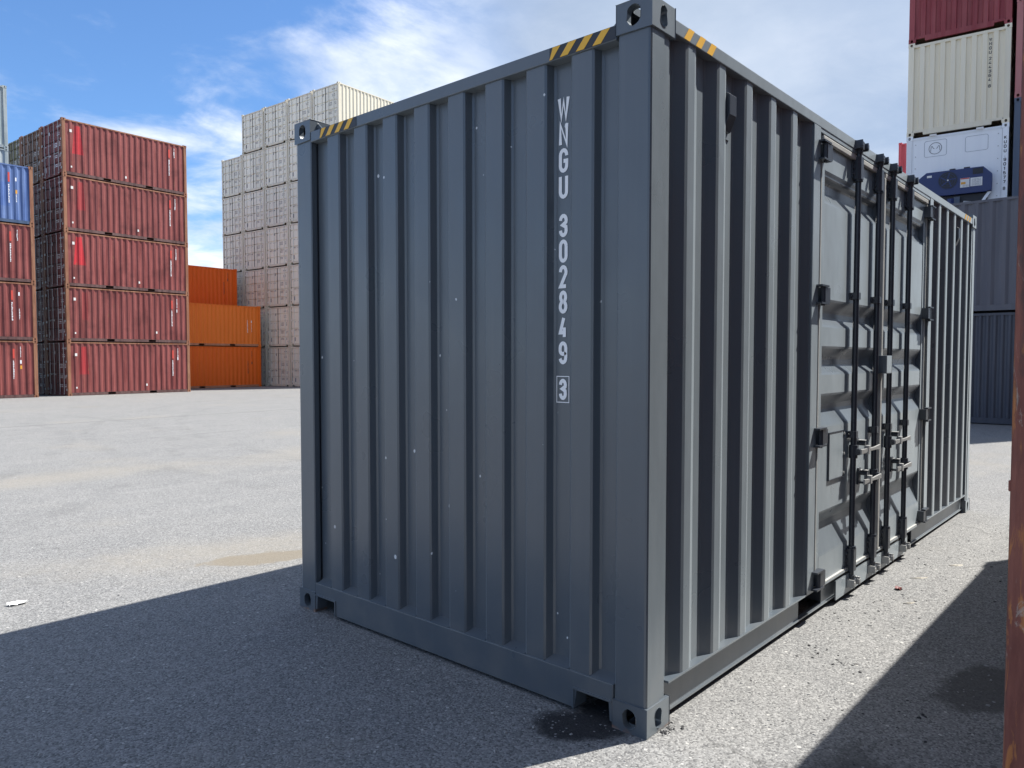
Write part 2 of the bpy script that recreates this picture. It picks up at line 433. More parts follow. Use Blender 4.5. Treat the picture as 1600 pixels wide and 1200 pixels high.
def soften(prof, r):
    """replace each inner corner of an open profile by a short chamfer (a bend radius)"""
    out = [prof[0]]
    for i in range(1, len(prof) - 1):
        p, a, b = Vector(prof[i]), Vector(prof[i - 1]), Vector(prof[i + 1])
        la, lb = (a - p).length, (b - p).length
        if la < 1e-6 or lb < 1e-6: continue
        out.append(tuple(p + (a - p) * min(r / la, 0.45)))
        out.append(tuple(p + (b - p) * min(r / lb, 0.45)))
    out.append(prof[-1])
    return out


def corrugation(s0, s1, crest, slope, valley, crests, dout, din):
    """profile from s0 to s1 with crest starts listed; depth dout on crests, din in valleys"""
    pts = [(s0, din)]
    for c in crests:
        a = c - slope
        if a <= s0 + 0.002:
            pts = [(s0, din if a > s0 - slope + 0.001 else dout)] if not pts or len(pts) == 1 else pts
        else:
            pts.append((a, din))
        pts.append((c, dout))
        pts.append((c + crest, dout))
        e = c + crest + slope
        if e < s1 - 0.002:
            pts.append((e, din))
    pts.append((s1, din))
    return pts


def stadium(ru, rv, n=20):
    pts = []
    r = min(ru, rv)
    for i in range(n):
        a = 2 * PI * i / n + PI / n
        x, y = math.cos(a) * r, math.sin(a) * r
        if rv > ru: y += math.copysign(rv - r, y)
        else: x += math.copysign(ru - r, x)
        pts.append((x, y))
    return pts


def casting_mesh(name, mat, sx, sy, top, fine=True):
    """ISO corner casting with real openings; sx, sy = +1/-1: which way the block extends from its outer corner"""
    a, b, c = 0.178, 0.162, 0.118
    bm = bmesh.new()

    def face(fn, U, V, ru, rv, depth):
        vs = [bm.verts.new(fn(u, v, 0)) for u, v in ((0, 0), (U, 0), (U, V), (0, V))]
        es = [bm.edges.new((vs[i], vs[(i + 1) % 4])) for i in range(4)]
        n = 20 if fine else 10
        hs = [(U / 2 + x, V / 2 + y) for x, y in stadium(ru, rv, n)]
        h0 = [bm.verts.new(fn(u, v, 0)) for u, v in hs]
        h1 = [bm.verts.new(fn(u, v, depth)) for u, v in hs]
        es += [bm.edges.new((h0[i], h0[(i + 1) % n])) for i in range(n)]
        bmesh.ops.triangle_fill(bm, use_beauty=True, use_dissolve=False, edges=es)
        for i in range(n):
            bm.faces.new((h0[i], h0[(i + 1) % n], h1[(i + 1) % n], h1[i]))

    def plain(fn, U, V):
        bm.faces.new([bm.verts.new(fn(u, v, 0)) for u, v in ((0, 0), (U, 0), (U, V), (0, V))])
    face(lambda u, v, d: (d, u, v), b, c, 0.032, 0.041, 0.03)          # outer end
    face(lambda u, v, d: (u, d, v), a, c, 0.0255, 0.0415, 0.03)        # outer side
    face(lambda u, v, d: (u, v, c - d), a, b, 0.062, 0.032, 0.028)     # top (bottom when flipped)
    plain(lambda u, v, d: (a, u, v), b, c)
    plain(lambda u, v, d: (u, b, v), a, c)
    plain(lambda u, v, d: (u, v, 0), a, b)
    bmesh.ops.remove_doubles(bm, verts=bm.verts, dist=1e-5)
    if fine:
        es = [e for e in bm.edges if len(e.link_faces) == 2 and e.calc_face_angle(0) > 1.2]
        bmesh.ops.bevel(bm, geom=es, offset=0.006, segments=3, profile=0.5, affect='EDGES', clamp_overlap=True)
    for v in bm.verts:
        z = v.co.z if top else c - v.co.z
        v.co = Vector((v.co.x * sx, v.co.y * sy, z))
    bmesh.ops.recalc_face_normals(bm, faces=bm.faces)
    me = bpy.data.meshes.new(name)
    bm.to_mesh(me)
    bm.free()
    me.materials.append(M[mat])
    return me


# stroke lettering --------------------------------------------------
def _arc(cx, cy, rx, ry, a0, a1, n=8):
    return [(cx + rx * math.cos(math.radians(a0 + (a1 - a0) * i / n)), cy + ry * math.sin(math.radians(a0 + (a1 - a0) * i / n))) for i in range(n + 1)]


GL = {
    'W': [[(0, 1), (.25, 0), (.5, .85), (.75, 0), (1, 1)]],
    'N': [[(0, 0), (0, 1), (1, 0), (1, 1)]],
    'G': [[(1, .72)] + _arc(.5, .75, .5, .25, 0, 180) + _arc(.5, .25, .5, .25, 180, 360) + [(1, .47), (.5, .47)]],
    'U': [[(0, 1)] + _arc(.5, .25, .5, .25, 180, 360) + [(1, 1)]],
    'K': [[(0, 0), (0, 1)], [(1, 1), (.08, .45)], [(.3, .58), (1, 0)]],
    'D': [[(0, 0), (0, 1), (.45, 1)] + _arc(.5, .75, .5, .25, 90, 0) + _arc(.5, .25, .5, .25, 0, -90) + [(0, 0)]],
    '0': [_arc(.5, .75, .5, .25, 0, 180) + _arc(.5, .25, .5, .25, 180, 360) + [(1, .75)]],
    '1': [[(.15, .8), (.55, 1), (.55, 0)]],
    '2': [_arc(.5, .74, .5, .26, 180, -20) + [(.05, 0), (1, 0)]],
    '3': [_arc(.5, .76, .5, .24, 180, -25) + [(.4, .53), (.95, .42)] + _arc(.5, .25, .5, .25, 15, -180)],
    '4': [[(.62, 1), (.02, .24), (1, .24)], [(.74, .5), (.74, 0)]],
    '5': [[(.95, 1), (.05, 1), (.02, .56)] + _arc(.5, .32, .5, .30, 120, -170)],
    '6': [[(.95, .8)] + _arc(.5, .75, .5, .25, 20, 180) + _arc(.5, .25, .5, .25, 180, 360) + _arc(.5, .36, .5, .2, 0, 180)],
    '7': [[(0, 1), (1, 1), (.4, 0)]],
    '8': [_arc(.5, .76, .44, .24, -90, 270, 14), _arc(.5, .26, .5, .26, 90, 450, 14)],
    '9': [[(.0, .2)] + _arc(.5, .25, .5, .25, 195, 360) + _arc(.5, .75, .5, .25, 0, 180) + [(0, .62)] + _arc(.5, .62, .5, .18, 180, 330)],
    "'": [[(.5, 1), (.5, .8)]],
}


def stroke(mb, pts, t, fn):
    """ribbon of width t along 2D points, mitred"""
    n = len(pts)
    L, R = [], []
    for i in range(n):
        p = Vector(pts[i])
        d0 = (p - Vector(pts[i - 1])) if i else None
        d1 = (Vector(pts[i + 1]) - p) if i < n - 1 else None
        if d0 is not None and d0.length < 1e-9: d0 = d1
        if d1 is not None and d1.length < 1e-9: d1 = d0
        a = (d0 or d1).normalized()
        b = (d1 or d0).normalized()
        na, nb = Vector((-a.y, a.x)), Vector((-b.y, b.x))
        m = na + nb
        m = m.normalized() if m.length > 1e-6 else na
        k = min(1.0 / max(m.dot(na), 0.3), 2.2)
        if d0 is None: p = p - b * 0.0
        L.append(p + m * t / 2 * k)
        R.append(p - m * t / 2 * k)
    mb.add([fn(*q) for q in L] + [fn(*q) for q in R], [(i, i + 1, n + i + 1, n + i) for i in range(n - 1)])


def glyph(mb, ch, w, h, t, u0, v0, fn):
    for i, s in enumerate(GL.get(ch, [])):
        def f(u, v, i=i):            # strokes that cross lie a hair above each other
            p = fn(u, v)
            return (p[0] - 0.0005 * i, p[1], p[2])
        stroke(mb, [(u0 + t / 2 + x * (w - t), v0 + t / 2 + y * (h - t)) for x, y in s], t, f)


# ------------------------------------------------------------------ ground
def ground_z(y):
    return -0.0075 * min(max(y - 5.0, 0.0), 55.0)


g = MB()
ys = [-600, -40, -5, 5, 15, 25, 35, 45, 60, 600]
xs = [-600, -40, 0, 40, 80, 600]
gv = [(x, y, ground_z(y)) for y in ys for x in xs]
g.add(gv, [(j * len(xs) + i, j * len(xs) + i + 1, (j + 1) * len(xs) + i + 1, (j + 1) * len(xs) + i) for j in range(len(ys) - 1) for i in range(len(xs) - 1)])
tag(g.build('ground', 'ground'), kind='structure')

# ------------------------------------------------------------------ the slate container in front
L0, W0, H0 = 6.058, 2.438, 2.896
main = thing('shipping_container', 'dark slate grey shipping container with tall double doors in its long side', 'container')


def build_main():
    P = main
    # corner castings
    for x, sx in ((0, 1), (L0, -1)):
        for y, sy in ((0, 1), (W0, -1)):
            for z, top in ((0, False), (H0 - 0.118, True)):
                o = put('corner_casting', casting_mesh('corner_casting', 'slate_cast', sx, sy, top), P)
                o.location = (x, y, z)
    # corner posts: folded profile with a shallow step on the long side
    for x, sx in ((0, 1), (L0, -1)):
        for y, sy in ((0, 1), (W0, -1)):
            poly = [(0.018, 0.007), (0.106, 0.007), (0.109, 0.0115), (0.152, 0.0115), (0.156, 0.015), (0.156, 0.06), (0.07, 0.06), (0.07, 0.10), (0.045, 0.152), (0.045, 0.156),
                    (0.012, 0.156), (0.007, 0.150), (0.007, 0.018), (0.010, 0.0105)]
            MB().prism(poly, 0.116, H0 - 0.116, lambda u, v, t, x=x, y=y, sx=sx, sy=sy: (x + sx * u, y + sy * v, t)).build('corner_post', 'slate', P)
    # long side with the door: corrugated panels left and right of the door frame (crests 72 mm, pitch 278 mm)
    cl = [0.290 + 0.2785 * i for i in range(5)]
    prof = [(0.150, 0.043)]
    for c in cl:
        prof += [(c - 0.068, 0.043), (c, 0.007), (c + 0.072, 0.007), (c + 0.140, 0.043)]
    prof += [(1.615, 0.043), (1.684, 0.010), (1.70, 0.010)]
    prof = soften(prof, 0.009)
    z0, z1 = 0.165, 2.806
    fn = lambda u, v, t: (u, v, t)
    MB().sheet(prof, z0, z1, fn).build('side_panel', 'slate', P)
    MB().sheet([(L0 - u, v) for u, v in prof], z0, z1, fn).build('side_panel', 'slate', P)
    # plain long side at the back
    full = [(0.150, 0.043)]
    i = 0
    while 0.290 + 0.2785 * i + 0.14 < L0 - 0.15:
        c = 0.290 + 0.2785 * i
        full += [(c - 0.068, 0.043), (c, 0.007), (c + 0.072, 0.007), (c + 0.140, 0.043)]
        i += 1
    full += [(L0 - 0.15, 0.043)]
    MB().sheet(soften(full, 0.006), z0, z1, lambda u, v, t: (u, W0 - v, t)).build('side_panel', 'slate', P)
    # ends: crests 113 mm, pitch 248 mm, 46 mm deep
    ep = [(0.150, 0.055)]
    for k in range(8):
        c = 0.334 + 0.248 * k
        ep += [(c - 0.0565 - 0.018, 0.055), (c - 0.0565, 0.009), (c + 0.0565, 0.009), (c + 0.0745, 0.055)]
    ep += [(W0 - 0.150, 0.055)]
    ep = soften(ep, 0.007)
    MB().sheet(ep, 0.16, 2.775, lambda u, v, t: (v, u, t)).build('end_panel', 'slate_chip', P)
    MB().sheet(ep, 0.16, 2.775, lambda u, v, t: (L0 - v, u, t)).build('end_panel', 'slate_chip', P)
    # rails
    for y, s in ((0, 1), (W0, -1)):
        MB().box(0.177, L0 - 0.177, y + s * 0.001, y + s * 0.062, 2.800, 2.857).build('top_rail', 'slate', P, 0.004)
    for x, s in ((0, 1), (L0, -1)):
        # header: box rail with a low plate behind it
        h = MB().box(x + s * 0.001, x + s * 0.062, 0.161, W0 - 0.161, 2.764, 2.823)
        h.build('end_top_rail', 'slate', P, 0.004)
        # gusset plates that slope up to the castings
        for y, t in ((0.161, 1), (W0 - 0.161, -1)):
            MB().prism([(0, 2.82), (0.075, 2.822), (0, 2.885)], 0.05, 0.056, lambda u, v, d, x=x, s=s, y=y, t=t: (x + s * d, y + t * u, v)).build('gusset_plate', 'slate', P)
        # sill with fork notches beside the castings
        y0, y1 = 0.161, W0 - 0.161
        n0, n1 = 0.176, 0.356
        q = [(y0, 0.020), (n0, 0.020), (n0 + 0.006, 0.100), (n1 - 0.012, 0.100), (n1, 0.020)]
        poly = q + [(W0 - a, b) for a, b in q[::-1]] + [(y1, 0.176), (y0, 0.176)]
        f = lambda u, v, t, x=x, s=s: (x + s * t, u, v)
        MB().prism(poly, 0.002, 0.075, f).build('end_bottom_rail', 'slate', P, 0.003)
        for c0, c1, sg in ((n0, n1, 1), (W0 - n0, W0 - n1, -1)):
            rim = MB()
            rim.box(x - s * 0.004, x + s * 0.09, c0 - sg * 0.012, c1 + sg * 0.010, 0.101, 0.109)
            rim.box(x - s * 0.004, x + s * 0.09, c1 + sg * 0.001, c1 + sg * 0.010, 0.018, 0.1005)
            rim.build('notch_rim', 'slate', P)
        for yy in (0.1565, W0 - 0.1595):
            MB().box(x + s * 0.050, x + s * 0.0535, yy, yy + 0.003, 0.18, 2.763).build('seam', 'black', P)
        # small ledges where the valleys meet the sill
        for k in range(9):
            c = 0.334 + 0.248 * (k - 0.5)
            a, b = max(c - 0.066, 0.157), min(c + 0.066, W0 - 0.157)
            MB().prism([(0.004, 0.1765), (0.06, 0.1765), (0.06, 0.203)], a, b, lambda u, v, t, x=x, s=s: (x + s * u, t, v)).build('valley_ledge', 'slate', P)
    # bottom side rails: outward C channel
    def c_rail(y, s, segs):
        r = MB()
        r.box(0.177, L0 - 0.177, y + s * 0.004, y + s * 0.060, 0.169, 0.178)
        for a, b in segs:
            r.box(a, b, y + s * 0.040, y + s * 0.046, 0.039, 0.1695)
        r.box(0.177, L0 - 0.177, y + s * 0.030, y + s * 0.060, 0.030, 0.0385)
        return r.build('bottom_rail', 'slate', P)
    c_rail(0, 1, [(0.177, 1.68), (2.04, 3.70), (4.06, L0 - 0.177)])
    c_rail(W0, -1, [(0.177, 1.68), (2.04, 3.70), (4.06, L0 - 0.177)])
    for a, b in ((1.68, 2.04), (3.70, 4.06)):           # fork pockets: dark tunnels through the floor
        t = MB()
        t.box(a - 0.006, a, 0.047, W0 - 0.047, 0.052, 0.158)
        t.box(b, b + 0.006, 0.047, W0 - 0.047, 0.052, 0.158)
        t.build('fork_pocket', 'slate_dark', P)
    # keeper plate under the doors, flush with the rail's lips
    MB().box(2.185, 3.785, 0.001, 0.0085, 0.030, 0.148).build('keeper_plate', 'slate', P)
    # roof and floor
    rp = []
    x = 0.17
    while x < L0 - 0.3:
        rp += [(x, 2.845), (x + 0.05, 2.845), (x + 0.075, 2.862), (x + 0.19, 2.862), (x + 0.215, 2.845)]
        x += 0.26
    rp.append((L0 - 0.17, 2.845))
    MB().sheet(rp, 0.05, W0 - 0.05, lambda u, v, t: (u, t, v)).build('roof', 'slate', P)
    MB().box(0.06, L0 - 0.06, 0.062, W0 - 0.062, 0.159, 0.166).build('floor', 'wood', P)
    # hazard tape on the rails
    def tape(ax, a, b, zlo, zhi, n, rev, off):
        d = MB()
        y = MB()
        if ax == 'y':
            f = lambda u, v, x=off: (x, u, v)
        else:
            f = lambda u, v, x=off: (u, x, v)
        d.add([f(a, zlo), f(b, zlo), f(b, zhi), f(a, zhi)], [(0, 1, 2, 3)])
        step = (b - a) / n
        e = 0.0012 * (-1 if off < 0.5 else 1)
        if ax == 'y':
            f2 = lambda u, v, x=off + e: (x, u, v)
        else:
            f2 = lambda u, v, x=off + e: (u, x, v)
        lean = 0.045 * rev
        cl = lambda u: min(max(u, min(a, b)), max(a, b))
        for i in range(n):
            u = a + step * (i + 0.28)
            y.add([f2(cl(u - lean), zlo + .001), f2(cl(u - lean + step * .5), zlo + .001), f2(cl(u + step * .5), zhi - .001), f2(cl(u), zhi - .001)], [(0, 1, 2, 3)])
        o = d.build('hazard_tape', 'black', P)
        y.build('yellow_stripe', 'yellow', o)
    tape('y', 0.165, 0.497, 2.768, 2.820, 4, -1, -0.0012)
    tape('y', 1.840, 2.180, 2.768, 2.820, 4, -1, -0.0012)
    # on the long side the gaps between the stripes are bare paint
    for a0 in (0.0, L0 - 0.79):
        for i in range(3):
            u = 0.247 + 0.0985 * i + a0
            MB().add([(u, -0.0008, 2.803), (u + 0.047, -0.0008, 2.803), (u + 0.088, -0.0008, 2.855), (u + 0.042, -0.0008, 2.855)], [(0, 1, 2, 3)]).build('hazard_stripe', 'yellow', P)
    # serial number down a valley of the end wall, one mesh per character
    ft = lambda u, v: (0.0527, 0.462 - u, v)
    zc = lambda za: 1.508 + (za - 1.508) * 1.0208

    def letter(ch, wd, ht, zlow):
        t = MB()
        glyph(t, ch, wd, ht, 0.0165, -wd / 2, zlow, ft)
        t.build('printed_character', 'white_print', P)
    ztop = zc(2.606)
    for i, ch in enumerate('WNGU'):
        letter(ch, 0.064 if ch == 'W' else 0.050, 0.103, ztop - 0.103 - 0.1105 * i)
    ztop = zc(2.117)
    for i, ch in enumerate('302849'):
        letter(ch, 0.047, 0.099, ztop - 0.099 - 0.1093 * i)
    zb, zt = zc(1.323), zc(1.433)
    letter('3', 0.043, 0.092, (zb + zt) / 2 - 0.046)
    t = MB()
    stroke(t, [(0, zb), (0.033, zb), (0.033, zt), (-0.033, zt), (-0.033, zb), (0, zb)], 0.0035, ft)
    t.build('printed_frame', 'white_print', P)
    # vents under the roof rail
    for xc in (0.692, L0 - 0.755):
        v = MB().prism([(0.043, 2.70), (0.010, 2.697), (-0.004, 2.688), (-0.004, 2.60), (0.024, 2.535), (0.043, 2.53)], xc - 0.034, xc + 0.034, lambda u, w_, t_: (t_, u, w_))
        vo = v.build('vent_cover', 'slate_dark', P, 0.003)
        MB().box(xc - 0.05, xc + 0.05, 0.038, 0.0425, 2.505, 2.535).build('vent_flange', 'slate', vo)
        MB().box(xc - 0.05, xc + 0.05, 0.038, 0.0425, 2.70, 2.722).build('vent_flange', 'slate', vo)
        MB().cyl((xc, 0.03, 2.518), (xc, 0.04, 2.518), 0.009, 8).build('vent_screw', 'slate_dark', vo)
    # door frame
    for a, b in ((1.6995, 1.802), (L0 - 1.802, L0 - 1.6995)):
        MB().box(a, b, 0.000, 0.075, 0.1785, 2.7995).build('door_jamb', 'slate', P, 0.004)
    MB().box(1.803, L0 - 1.803, 0.004, 0.075, 2.776, 2.7995).build('door_header', 'slate', P, 0.003)
    # top gasket strip
    def leaf(x0, x1, hs):
        """x0 = hinge edge side order left to right, hs = +1 when hinged on the left"""
        d = MB()
        d.box(x0, x0 + 0.075, 0.020, 0.075, 0.166, 2.737)
        d.box(x1 - 0.060, x1, 0.020, 0.075, 0.166, 2.737)
        D = d.build('door', 'slate', P, 0.003)
        tag(D, 'tall slate door leaf with horizontal ribs and locking bars')
        C, V = 0.024, 0.062
        pz = [(2.737, 0.022), (2.585, 0.022), (2.578, 0.030), (2.556, 0.030), (2.535, V), (2.475, V), (2.412, C), (1.850, C), (1.785, V), (1.745, V), (1.700, C), (1.575, C),
              (1.510, V), (1.465, V), (1.420, C), (1.296, C), (1.232, V), (1.200, V), (1.110, C), (0.602, C), (0.535, V), (0.490, V), (0.362, C), (0.350, 0.019), (0.166, 0.019)]
        pz = soften(pz, 0.007)
        MB().sheet(pz, x0 + 0.074, x1 - 0.059, lambda u, v, t: (t, v, u)).build('ribbed_panel', 'slate', D)
        # gaskets
        MB().box(x0 + 0.004, x1 - 0.004, 0.002, 0.022, 2.7375, 2.771).build('gasket', 'gasket', D, 0.006)
        MB().box(x0 + 0.004, x1 - 0.004, 0.006, 0.022, 0.1625, 0.187).build('gasket', 'gasket', D, 0.004)
        hx = x0 if hs > 0 else x1
        MB().box(hx - hs * 0.006, hx + hs * 0.006, 0.010, 0.032, 0.19, 2.735).build('gasket', 'gasket', D)
        # hinges
        for zb in (2.618, 1.818, 1.010, 0.188):
            h = MB()
            xk = hx - hs * 0.022
            h.cyl((xk, -0.016, zb), (xk, -0.016, zb + 0.104), 0.0155, 12)
            h.box(xk, hx + hs * 0.060, -0.028, 0.0195, zb + 0.010, zb + 0.094)
            h.box(hx - hs * 0.085, hx + hs * 0.028, -0.034, 0.000, zb + 0.096, zb + 0.106)
            h.box(hx - hs * 0.085, hx + hs * 0.028, -0.034, 0.000, zb - 0.002, zb + 0.008)
            h.cyl((xk, -0.016, zb - 0.010), (xk, -0.016, zb - 0.001), 0.011, 10)
            h.build('hinge', 'slate_dark', D)
        return D
    D1 = leaf(1.852, 3.014, 1)
    D2 = leaf(3.044, L0 - 1.852, -1)
    MB().box(3.012, 3.046, -0.001, 0.019, 0.19, 2.735).build('gasket', 'gasket', D2, 0.005)
    # locking bars with guides, brackets and cams
    for xb, D in ((2.446, D1), (2.876, D1), (3.196, D2), (3.634, D2)):
        yb = -0.004
        MB().cyl((xb, yb, 0.095), (xb, yb, 2.835), 0.0175, 16).build('locking_bar', 'slate_dark', D, smooth=True)
        for za, zb in ((2.622, 2.757), (0.163, 0.306)):
            gd = MB()
            gd.prism([(-0.036, 0.020), (-0.036, -0.012), (-0.024, -0.027), (0.024, -0.027), (0.036, -0.012), (0.036, 0.020)], za, zb, lambda u, v, t, xb=xb: (xb + u, v, t))
            for s in (-1, 1):
                gd.box(xb + s * 0.036, xb + s * 0.060, 0.012, 0.020, za + 0.006, zb - 0.006)
                for zz in (za + 0.03, (za + zb) / 2, zb - 0.03):
                    gd.cyl((xb + s * 0.049, 0.004, zz), (xb + s * 0.049, 0.013, zz), 0.0075, 8)
            go = gd.build('bar_guide', 'slate_dark', D)
            MB().cyl((xb, yb, zb if za < 1 else za - 0.014), (xb, yb, zb + 0.014 if za < 1 else za), 0.027, 14).build('bar_collar', 'slate_dark', D)
        for zz in (1.900, 1.031):
            bk = MB()
            bk.prism([(-0.030, 0.024), (-0.028, -0.016), (-0.018, -0.026), (0.018, -0.026), (0.028, -0.016), (0.030, 0.024)], zz - 0.021, zz + 0.021, lambda u, v, t, xb=xb: (xb + u, v, t))
            for s in (-1, 1):
                bk.box(xb + s * 0.028, xb + s * 0.050, 0.014, 0.0235, zz - 0.019, zz + 0.019)
                bk.cyl((xb + s * 0.040, 0.006, zz), (xb + s * 0.040, 0.0145, zz), 0.007, 8)
            bk.build('bar_bracket', 'slate_dark', D)
        # cams at both ends and their keepers on the rails
        for zk, up in ((2.826, 1), (0.090, -1)):
            cmb = MB()
            cmb.box(xb - 0.019, xb + 0.019, -0.034, 0.002, zk - 0.022, zk + 0.022)
            cmb.box(xb - 0.046, xb + 0.046, -0.026, -0.010, zk - 0.010 + up * 0.014, zk + 0.010 + up * 0.014)
            cmb.cyl((xb, yb, zk - up * 0.045), (xb, yb, zk - up * 0.018), 0.024, 12)
            cmb.build('cam_head', 'slate_dark', D, 0.003)
            kp = MB()
            kp.box(xb - 0.062, xb + 0.062, -0.005, 0.0015, zk - 0.030, zk + 0.028)
            for s in (-1, 1):
                kp.box(xb + s * 0.050, xb + s * 0.061, -0.044, -0.004, zk - 0.024, zk + 0.026)
                kp.prism([(0.036, -0.046), (0.064, -0.046), (0.064, -0.030), (0.036, -0.030)], zk - 0.012, zk + 0.014, lambda u, v, t, xb=xb, s=s: (xb + s * u, v, t))
            kp.build('cam_keeper', 'zinc' if up < 0 else 'slate_dark', P, 0.002)
    # handles: upper ones hang on the outer bars, lower ones on the inner bars
    def handle(D, xp, xe, z, xc):
        sgn = 1 if xe > xp else -1
        h = MB()
        hub = MB().cyl((xp, -0.004, z - 0.042), (xp, -0.004, z + 0.042), 0.026, 12)
        hub.box(xp - 0.018, xp + 0.018, -0.0445, -0.020, z - 0.020, z + 0.020)
        hub.build('handle_hub', 'slate_dark', D, 0.002)
        h.prism([(0, -0.016), (0.10, -0.013), (0.16, -0.010), (abs(xe - xp) * 0.72, -0.010), (abs(xe - xp), -0.017), (abs(xe - xp), 0.017), (abs(xe - xp) * 0.72, 0.010), (0.16, 0.010), (0.10, 0.013), (0, 0.016)],
                -0.056, -0.045, lambda u, v, t: (xp + sgn * u, t, z + v))
        h.build('door_handle', 'zinc', D, 0.002)
        c = MB()
        c.box(xc - 0.022, xc + 0.022, 0.012, 0.0235, z - 0.035, z + 0.075)
        c.box(xc - 0.022, xc + 0.022, -0.036, 0.010, z - 0.026, z - 0.012)
        c.cyl((xc, -0.036, z + 0.042), (xc, 0.012, z + 0.042), 0.015, 10)
        cc = c.build('handle_catch', 'slate_dark', D, 0.003)
        r = MB()
        r.box(xc - 0.018, xc + 0.018, -0.038, 0.008, z + 0.058, z + 0.064)
        r.box(xc - 0.012, xc + 0.024, -0.060, -0.036, z - 0.024, z + 0.030)
        r.build('catch_flap', 'zinc', cc, 0.002)
    handle(D1, 2.446, 2.835, 0.922, 2.585)
    handle(D1, 2.876, 2.520, 0.722, 2.640)
    handle(D2, 3.196, 3.590, 0.922, 3.330)
    handle(D2, 3.634, 3.270, 0.722, 3.380)
    # lock box over the meeting edge
    lb = MB().box(2.935, 3.055, -0.058, 0.000, 1.408, 1.530).build('lock_box', 'slate', D2, 0.005)
    # data plate on the left leaf
    dp = MB().box(2.075, 2.325, 0.018, 0.0238, 0.780, 1.062).build('data_plate', 'slate', D1, 0.002)
    for a, b, c_, d_ in ((2.069, 2.331, 1.062, 1.067), (2.069, 2.331, 0.775, 0.780), (2.069, 2.0745, 0.780, 1.062), (2.3255, 2.331, 0.780, 1.062)):
        MB().box(a, b, 0.0155, 0.0238, c_, d_).build('plate_edge', 'slate_dark', dp)
    for zz in (0.80, 0.92, 1.045):
        MB().cyl((2.332, 0.012, zz), (2.332, 0.022, zz), 0.008, 8).build('rivet', 'zinc', dp)


build_main()

# ------------------------------------------------------------------ the stacked containers
CACHE = {}


def cached(key, fn):
    if key not in CACHE:
        CACHE[key] = fn()
    return CACHE[key]


def rail_segments(L, zlo, zhi, y0, y1):
    r = MB()
    c = L / 2
    cuts = [(c - 1.025 - 0.18, c - 1.025 + 0.18), (c + 1.025 - 0.18, c + 1.025 + 0.18)]
    x = 0.178
    for a, b in cuts:
        r.box(x, a, y0, y1, zlo, zhi)
        r.box(a, b, y0, y1, zhi - 0.016, zhi)
        r.box(a, b, y0, y1, zlo, zlo + 0.010)
        x = b
    r.box(x, L - 0.178, y0, y1, zlo, zhi)
    return r


def marks(rows, fn, seed, t=0.0):
    """unreadable small print: blocks of dashes"""
    r = random.Random(seed)
    m = MB()
    for (u, v, w_, h_, n) in rows:
        x = u
        for i in range(n):
            a = w_ / n * r.uniform(0.45, 0.85)
            m.add([fn(x, v), fn(x + a, v), fn(x + a, v + h_), fn(x, v + h_)], [(0, 1, 2, 3)])
            x += w_ / n
    return m


